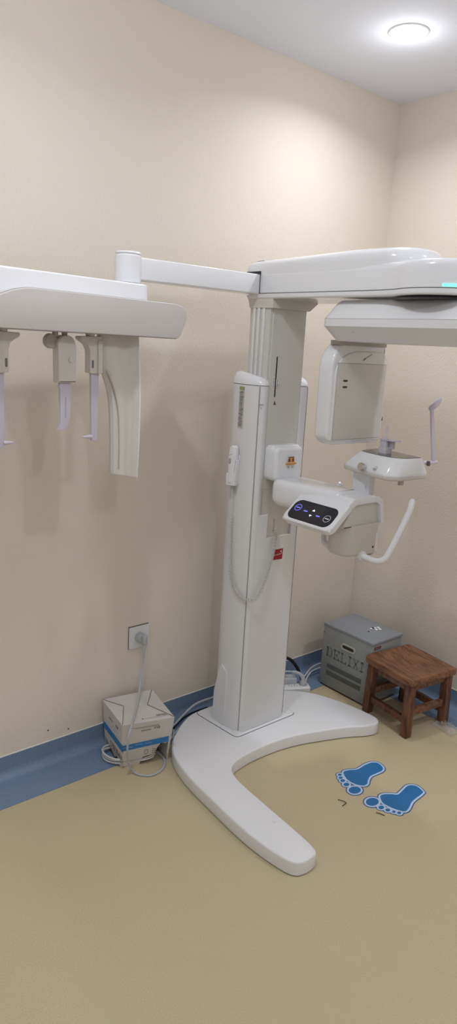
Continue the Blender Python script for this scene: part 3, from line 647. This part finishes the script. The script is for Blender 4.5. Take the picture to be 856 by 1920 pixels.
eL = (TB[3]-TB[0]).normalized(); MLf = faceM(TB[0], eL, BB[3]-TB[3]); wL = (TB[3]-TB[0]).length
bm = B(); slab(bm, [(.002, -.113), (wL*.97, -.113), (wL*.97, -.085), (.002, -.085)], .0002, .0010, M=MLf); obj('blue_stripe', bm, BLUEP, bx_)
bm = B(); text_bm(bm, 'VIMKEEO', .036, MLf @ XF(wL*.62, -.142, .0008) @ RZ @ Matrix.Diagonal((.85, 1, 1, 1))); obj('large_lettering', bm, PRINT, bx_); bm = B(); text_bm(bm, 'EKA', .014, MLf @ XF(wL*.72, -.036, .0006) @ RZ); obj('small_lettering', bm, PRINT, bx_); bm = B(); text_bm(bm, 'EACHINE', .008, MLf @ XF(wL*.42, -.038, .0006) @ RZ)
obj('small_lettering', bm, PRINT, bx_); bm = B(); box(bm, .01, wL*.95, -.165, -.164, .0002, .0008, MLf)
obj('printed_line', bm, PRINT, bx_)
bm = B(); Mtp = frame(topq(.80, .13), eF, (TB[0]-TB[3]))
for k, (a_, b_) in enumerate(((-.02, .02), (-.018, .012))): box(bm, a_, b_, -.004+.008*k, -.0034+.008*k, 0, .0004, Mtp)
text_bm(bm, 'CAUTION', .008, Mtp @ XF(0, .001, .0002)); box(bm, -.07, .022, -.010, -.0095, 0, .0004, Mtp); lathe(bm, [(.003, 0), (.003, .0006)], Mtp @ XF(-.072, -.009, 0), 10)
obj('top_print', bm, PRINT, bx_)
bm = B(); box(bm, -1.395, -1.262, -.17, -.05, .001, .006); obj('inner_base', bm, CARDIN, t)
# coils of white cable pushed under the carton
def coil(cx, cy, rx, ry, turns, z0, dz, jit, rad, seed, rot=0):
    rnd = random.Random(seed); pts = []
    for k in range(int(turns*14)):
        a = 2*PI*k/14; j = 1+jit*math.sin(a*.37+seed)
        x, y = rx*j*math.cos(a), ry*j*math.sin(a*1.0+.1*math.sin(a*.5))
        pts.append((cx+x*math.cos(rot)-y*math.sin(rot)+rnd.uniform(-.002, .002), cy+x*math.sin(rot)+y*math.cos(rot)+rnd.uniform(-.002, .002), z0+dz*k/(turns*14)+.002*math.sin(a*1.7)))
    return pts
bm = B(); tube(bm, coil(-1.400, -.118, .042, .056, 3.2, .007, .028, .08, .0035, 2, .25), .0036, 8, 3); o = obj('coiled_white_cable', bm, CABLEW); tag(o, 'loops of white cable poking out of the carton bottom left', 'cable')
bm = B(); tube(bm, coil(-1.325, -.178, .046, .026, 2.2, .0085, .018, .05, .003, 5, -.25), .0034, 8, 3); o = obj('coiled_white_cable', bm, CABLEW); tag(o, 'flat loops of white cable lying in the carton front opening', 'cable')
# cables between carton and machine base
for nm, pts, rad, m_, lb in (
    ('grey_cable', [(-.90, -.060, .070), (-.985, -.052, .062), (-1.05, -.060, .040), (-1.10, -.068, .015), (-1.15, -.085, .006), (-1.19, -.11, .006)], .0045, CABLE, 'thick grey cable arching along the baseboard behind the machine'),
    ('grey_cable', [(-1.00, -.072, .028), (-1.06, -.085, .020), (-1.12, -.110, .012), (-1.165, -.135, .010), (-1.20, -.15, .006), (-1.21, -.16, .006)], .0042, CABLE, 'grey cable nearest the machine base, running to the carton'),
    ('grey_cable', [(-1.135, -.105, .020), (-1.15, -.13, .024), (-1.165, -.15, .016), (-1.185, -.17, .005)], .0035, CABLE, 'short grey cable crossing over the other cables'),
    ('black_cable', [(-.93, -.055, .030), (-1.01, -.052, .026), (-1.07, -.062, .018), (-1.13, -.085, .008), (-1.19, -.10, .006), (-1.215, -.12, .006)], .0040, BLACK, 'thin black cable lying between the grey cables by the carton')):
    bm = B(); tube(bm, pts, rad, 8, 6); o = obj(nm, bm, m_); tag(o, lb, 'cable', 'cables beside the machine base')

# ================================================================== POWER STRIP + PLUGS
t = thing('power_strip', 'white power strip lying on the floor behind the machine column', 'power strip', (-.55, -.13, 0))
ep = Vector((.88, -.46, 0)).normalized(); Mps = frame((-.509, -.149, .0180), ep, (-ep.y, ep.x, 0))
bm = B(); slab(bm, rrect(-.13, .065, -.028, .026, .012), -.0155, .030, .002, .005, M=Mps); obj('strip_body', bm, WHITE2, t)
for q in (-.025, .0): 
    bm = B()
    for a, b in ((0, .008), (-.006, -.003), (.006, -.003)): box(bm, q+a-.0012, q+a+.0012, b-.003, b+.002, .0298, .0304, Mps)
    obj('socket_holes', bm, SLOT, t)
tp = thing('power_plug', 'grey plug pushed into the right end of the power strip', 'plug', tuple(Mps @ Vector((.038, .006, .03))))
bm = B(); lathe(bm, [(.017, .0), (.018, .006), (.015, .014), (.011, .022)], Mps @ XF(.038, .006, .0305), 20); tube(bm, [Mps @ Vector(p) for p in ((.038, .006, .045), (.032, .012, .066), (.015, .018, .080), (-.01, .02, .086))], lambda q: .011-.005*q, 10, 4); obj('plug_body', bm, CABLE, tp)
bm = B(); tube(bm, [Mps @ Vector(p) for p in ((-.008, .02, .086), (-.04, .024, .088), (-.08, .03, .075), (-.13, .04, .04))], .004, 8, 5); obj('plug_cord', bm, CABLE, tp)
ap = thing('power_adapter', 'pale grey plug-in adapter on the power strip beside the column', 'adapter', tuple(Mps @ Vector((-.02, .02, .03))))
bm = B(); slab(bm, rrect(-.05, .012, .012, .060, .006), .0300, .058, .002, .006, M=Mps); obj('adapter_body', bm, CABLE, ap)
bm = B(); slab(bm, rrect(-.035, -.005, .022, .045, .004), .058, .0605, 0, .001, M=Mps); obj('adapter_top', bm, STLT if 0 else mat('pale_grey_plastic', (.55, .6, .66), .3), ap)
bm = B(); tube(bm, [(-.575, -.072, .045), (-.565, -.070, .115), (-.53, -.072, .150), (-.485, -.078, .140), (-.448, -.09, .098), (-.425, -.10, .048), (-.417, -.105, .012), (-.43, -.09, .0085)], .0075, 12, 7); o = obj('black_cable_loop', bm, BLACK); tag(o, 'thick black cable looping up behind the power strip', 'cable')
for pts, rad, lb in (([(-.405, -.128, .006), (-.395, -.108, .008), (-.36, -.080, .014), (-.31, -.062, .025), (-.24, -.065, .028), (-.17, -.09, .012)], .0035, 'lower pale cable running from the power strip behind the metal case'),
                 ([(-.43, -.10, .006), (-.40, -.078, .008), (-.35, -.058, .014), (-.29, -.045, .035), (-.22, -.05, .04), (-.16, -.07, .02)], .0035, 'upper pale cable running from the power strip behind the metal case')):
    bm = B(); tube(bm, pts, rad, 8, 6); o = obj('pale_cable', bm, CABLEW); tag(o, lb, 'cable', 'pale cables behind the metal case')

# ================================================================== METAL CASE (voltage regulator)
rx0, rx1, ry0, ry1, rh = -.330, -.125, -.402, -.130, .300
t = thing('voltage_regulator', 'grey metal voltage regulator case with DELIXI lettering behind the wooden stool', 'voltage regulator', (-.23, -.27, 0))
bm = B(); box(bm, rx0, rx1, ry0, ry1, .008, rh-.012); obj('case_body', bm, METGREY, t, bevel=.002)
bm = B(); box(bm, rx0-.0015, rx1+.0015, ry0-.006, ry1+.002, rh-.014, rh); obj('case_lid', bm, METTOP, t, bevel=.003)
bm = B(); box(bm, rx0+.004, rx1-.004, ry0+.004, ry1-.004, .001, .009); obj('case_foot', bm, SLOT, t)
# left face frame: x along -y, y up, z out (-x)
Mr = frame((rx0, ry1, 0), (0, -1, 0), (0, 0, 1))
W = ry1-ry0
bm = B()
o_, i_ = rrect(.108, .188, .215, .243, .0139, 6), rrect(.115, .181, .221, .237, .0079, 6)
loft(bm, [[(x, y, 0) for x, y in o_], [(x, y, .004) for x, y in o_], [(x, y, .004) for x, y in i_], [(x, y, -.004) for x, y in i_], [(x, y, 0) for x, y in o_]], Mr, caps=False); hr = obj('handle_rim', bm, CREAMP, t, label='cream rim of the carrying slot')
bm = B(); slab(bm, i_, .0002, .0008, M=Mr); obj('handle_slot', bm, SLOT, t)
# slab-serif DELIXI letters as outlined strokes
def strokes(ch):
    S_ = {'D': [(0, 0, .2, 1), (.0, 0, .75, .12), (0, .88, .75, 1), (.72, .12, .92, .88), (.15, .12, .3, .88)],
          'E': [(.08, 0, .24, 1), (0, 0, .9, .12), (0, .88, .9, 1), (.24, .44, .6, .56), (.78, 0, .9, .28), (.78, .72, .9, 1), (.52, .36, .62, .64)],
          'L': [(.12, 0, .28, 1), (0, 0, .9, .12), (0, .88, .42, 1), (.78, 0, .9, .3)],
          'I': [(.18, 0, .36, 1), (0, 0, .54, .12), (0, .88, .54, 1)]}
    return S_[ch]
bm = B(); cx = .028; zb, hh, ww = .150, .046, .036
for ch_ in 'DELIXI':
    if ch_ == 'X':
        for q in (1, -1):
            a0, a1 = (0.15, .85) if q > 0 else (.85, .15)
            p = [(cx+(a0-.09)*ww, zb), (cx+(a0+.09)*ww, zb), (cx+(a1+.09)*ww, zb+hh), (cx+(a1-.09)*ww, zb+hh)]
            slab(bm, p, 0, .0012, M=Mr)
        for a, b in ((0, 0), (.58, 0), (0, .88), (.58, .88)): box(bm, cx+a*ww, cx+(a+.36)*ww, zb+b*hh, zb+(b+.12)*hh, 0, .0011, Mr)
        cx += ww*1.16; continue
    for x0_, y0_, x1_, y1_ in strokes(ch_): box(bm, cx+x0_*ww, cx+x1_*ww, zb+y0_*hh, zb+y1_*hh, 0, .001, Mr)
    cx += ww*(1.16 if ch_ != 'I' else .72)
obj('case_lettering', bm, METDK, t)
for z0_, z1_ in ((.094, .118), (.060, .084)):
    bm = B(); box(bm, .035, .235, z0_, z1_, 0, .0006, Mr, 0)
    for k in range(34): box(bm, .037+k*.00585, .0395+k*.00585, z0_+.002, z1_-.002, 0, .0012, Mr, 1)
    obj('vent_grille', bm, [METDK, mat('grille_hole', (.07, .073, .073), .6)], t)
Mf = frame((rx0, ry0, 0), (1, 0, 0), (0, 0, 1))
bm = B(); box(bm, .018, .062, .262, .275, 0, .0012, Mf, 0); text_bm(bm, 'DELIXI', .011, Mf @ XF(.040, .2685, .0014), mi=1, extr=.0002); obj('brand_label', bm, [mat('maroon_print', (.16, .03, .03), .5), METGREY], t)
bm = B(); lathe(bm, [(.003, 0), (.002, .0015)], Mr @ XF(.004, .255, 0), 8); obj('case_screw', bm, SLOT, t)
# crumbs on the lid
def pebble(x, y, z, r_, seed, m_):
    bm = B(); bmesh.ops.create_icosphere(bm, subdivisions=2, radius=r_)
    for v in bm.verts:
        k = 1+.35*pnoise(v.co*180+Vector((seed, 0, 0))); v.co = v.co*k; v.co.z *= .45
    zm = min(v.co.z for v in bm.verts)
    bmesh.ops.translate(bm, verts=bm.verts, vec=(x, y, z-zm))
    return bm
for k, (x, y, r_) in enumerate(((-.211, -.300, .0065), (-.200, -.318, .0075), (-.184, -.326, .0075), (-.176, -.310, .008), (-.188, -.302, .006))):
    o = obj('plaster_crumb', pebble(x, y, rh, r_, k, PLASTER), PLASTER); tag(o, 'white plaster crumb in the small cluster on the grey metal case', 'crumb', 'white crumbs on the metal case')
o = obj('dark_crumb', pebble(-.196, -.296, rh, .0055, 9, DUST), DUST); tag(o, 'dark crumb lying among the white crumbs on the metal case', 'crumb')
o = obj('dark_crumb', pebble(-.244, -.312, rh, .0038, 12, DUST), DUST); tag(o, 'dark crumb lying alone on the grey metal case lid', 'crumb')

# ================================================================== STOOL
t = thing('wooden_stool', 'small brown wooden stool with a dished seat beside the metal case', 'stool', (-.247, -.551, 0)); t.rotation_euler = (0, 0, math.radians(-8))
SX0, SX1, SY0, SY1, ST = -.382, -.112, -.686, -.416, .260
bm = B(); n = 20
def seatz(u_, v_): return -.006*(1-(2*u_-1)**2)*(1-.2*(2*v_-1)**2)
Pseat = roundpoly([(SX0, SY0), (SX1, SY0), (SX1, SY1), (SX0, SY1)], .022, 5)
cx_, cy_ = (SX0+SX1)/2, (SY0+SY1)/2
rings = []
def sring(k, z, ins=0, dish=0):
    Q = offset(Pseat, -ins); out_ = []
    for x, y in Q:
        x2, y2 = cx_+(x-cx_)*k, cy_+(y-cy_)*k
        uu = (x2-SX0)/(SX1-SX0); vv = (y2-SY0)/(SY1-SY0)
        out_.append((x2, y2, z+(.0-.015*math.sin(PI*min(1, max(0, vv)))*1.0)*dish))
    return out_
rings = [sring(1, ST-.030, .004, 1), sring(1, ST-.027, 0, 1), sring(1, ST-.006, 0, 1), sring(1, ST-.002, .002, 1), sring(1, ST, .006, 1)]
for k in (.85, .7, .5, .3, .12, .02): rings.append(sring(k, ST, .006, 1))
loft(bm, rings); obj('seat', bm, WOOD, t, smooth=40)
def taper(bm, a, b, s0, s1, M=I4):
    a, b = Vector(a), Vector(b)
    loft(bm, [[(a.x-s0, a.y-s0, a.z), (a.x+s0, a.y-s0, a.z), (a.x+s0, a.y+s0, a.z), (a.x-s0, a.y+s0, a.z)], [(b.x-s1, b.y-s1, b.z), (b.x+s1, b.y-s1, b.z), (b.x+s1, b.y+s1, b.z), (b.x-s1, b.y+s1, b.z)]])
legs = {}
for nx_, ny_, dx, dy in ((SX0+.030, SY0+.030, -.002, -.006), (SX1-.030, SY0+.030, .002, -.006), (SX0+.030, SY1-.030, -.002, .006), (SX1-.030, SY1-.030, .002, .006)):
    bm = B(); taper(bm, (nx_+dx, ny_+dy, .001), (nx_, ny_, ST-.032), .0165, .0165); obj('leg', bm, WOODV, t, bevel=.002)
xa, xb, ya, yb = SX0+.030, SX1-.030, SY0+.030, SY1-.030
# aprons under the seat (curved lower edge follows the dish) and stretchers
for y in (ya, yb):
    bm = B(); box(bm, xa+.014, xb-.014, y-.009, y+.009, ST-.062, ST-.032); obj('apron', bm, WOOD, t, bevel=.002)
for x in (xa, xb):
    bm = B(); box(bm, x-.009, x+.009, ya+.014, yb-.014, ST-.066, ST-.036); obj('apron', bm, WOODV, t, bevel=.002)
for y in (ya, yb):
    bm = B(); box(bm, xa+.010, xb-.010, y-.010, y+.010, .088, .116); obj('stretcher', bm, WOOD, t, bevel=.002)
for x in (xa, xb):
    bm = B(); box(bm, x-.010, x+.010, ya+.010, yb-.010, .052, .080); obj('stretcher', bm, WOODV, t, bevel=.002)

t.location = (-.255, -.550, 0)
# ================================================================== CRUMPLED FILM
bm = B(); bmesh.ops.create_grid(bm, x_segments=26, y_segments=26, size=.5)
for v in bm.verts:
    x, y = v.co.x*2, v.co.y*2; r_ = max(abs(x), abs(y)); 
    wob = 1+.3*pnoise(Vector((x*1.5, y*1.5, 3)))
    px, py = -.178+.036*x*wob+.010*y, -.700+.052*y*wob
    z = .002+.022*(1-r_**2)*(.5+abs(pnoise(Vector((x*2.2, y*2.2, 1)))*1.6))+.010*abs(pnoise(Vector((x*5, y*5, 7))))
    v.co = Vector((px, py, max(.0015, z)))
o = obj('plastic_film', bm, FILM, smooth=28); tag(o, 'crumpled clear plastic film on the floor beside the stool leg', 'plastic wrap')

# ================================================================== FOOTPRINTS
S1 = [(-.7722, -.6647), (-.7452, -.6681), (-.7176, -.6826), (-.6706, -.6814), (-.6383, -.6853), (-.6207, -.7013), (-.6281, -.7295), (-.6469, -.7407), (-.6777, -.7394), (-.7104, -.7378), (-.7363, -.7487), (-.7564, -.7608), (-.7742, -.7596), (-.7895, -.7432), (-.7953, -.7186), (-.7912, -.6927)]
S2 = [(-.776, -.8354), (-.7574, -.8345), (-.735, -.8482), (-.7155, -.8642), (-.6826, -.8601), (-.6428, -.8547), (-.6205, -.8727), (-.6275, -.9046), (-.6416, -.9112), (-.6892, -.9153), (-.7132, -.9194), (-.7511, -.9339), (-.7729, -.9337), (-.7861, -.9141), (-.7947, -.8874), (-.7954, -.8609)]
def ell(P):  # centre / axes of five toes
    return P
T1 = [((-.8208, -.7589), .0243, .0182), ((-.8204, -.7202), .0118, .0090), ((-.8139, -.6974), .0094, .0074), ((-.8070, -.6815), .0085, .0066), ((-.7956, -.6675), .0080, .0060)]
T2 = [((-.8219, -.8376), .0255, .0185), ((-.8209, -.8749), .0112, .0083), ((-.8135, -.8966), .0092, .0071), ((-.8040, -.9144), .0071, .0053), ((-.7940, -.9289), .0080, .0059)]
for S_, TT, lb in ((S1, T1, 'blue right-foot sticker on the floor, nearer the machine column'), (S2, T2, 'blue left-foot sticker on the floor, farther from the machine column')):
    root = thing('footprint_sticker', lb, 'floor sticker', (sum(p[0] for p in S_)/16, sum(p[1] for p in S_)/16, 0), 'footprint stickers on the floor')
    sole = smoothc(S_, 5)
    shapes = [sole]+[circ(c[0], c[1], a, 24, b) for c, a, b in TT]
    for nm, dd, z0_, z1_, m_ in (('navy_outline', .0105, .0003, .0006, STDK), ('pale_outline', .0068, .0006, .0009, STLT)):
        bm = B()
        for k, P in enumerate(shapes): slab(bm, offset(P, dd if k < 2 else dd*.85), z0_+k*.00002, z1_+k*.00002)
        obj(nm, bm, m_, root)
    bm = B(); slab(bm, sole, .0009, .0013); obj('sole', bm, STBLUE, root)
    for P in shapes[1:]:
        bm = B(); slab(bm, P, .0009, .0013); obj('toe', bm, STBLUE, root)
# two dark curled fragments on the floor
bm = B(); tube(bm, [(-.911, -.761, .002), (-.906, -.776, .004), (-.901, -.789, .002), (-.912, -.792, .003), (-.925, -.793, .002)], .0013, 6, 4); o = obj('dark_fragment', bm, DUST); tag(o, 'hooked dark scrap on the floor beside the nearer-column foot sticker', 'scrap')
bm = B(); tube(bm, [(-.858, -.883, .002), (-.853, -.893, .003), (-.847, -.909, .002)], .0013, 6, 4); o = obj('dark_fragment', bm, DUST); tag(o, 'short dark scrap on the floor in front of the farther foot sticker', 'scrap')
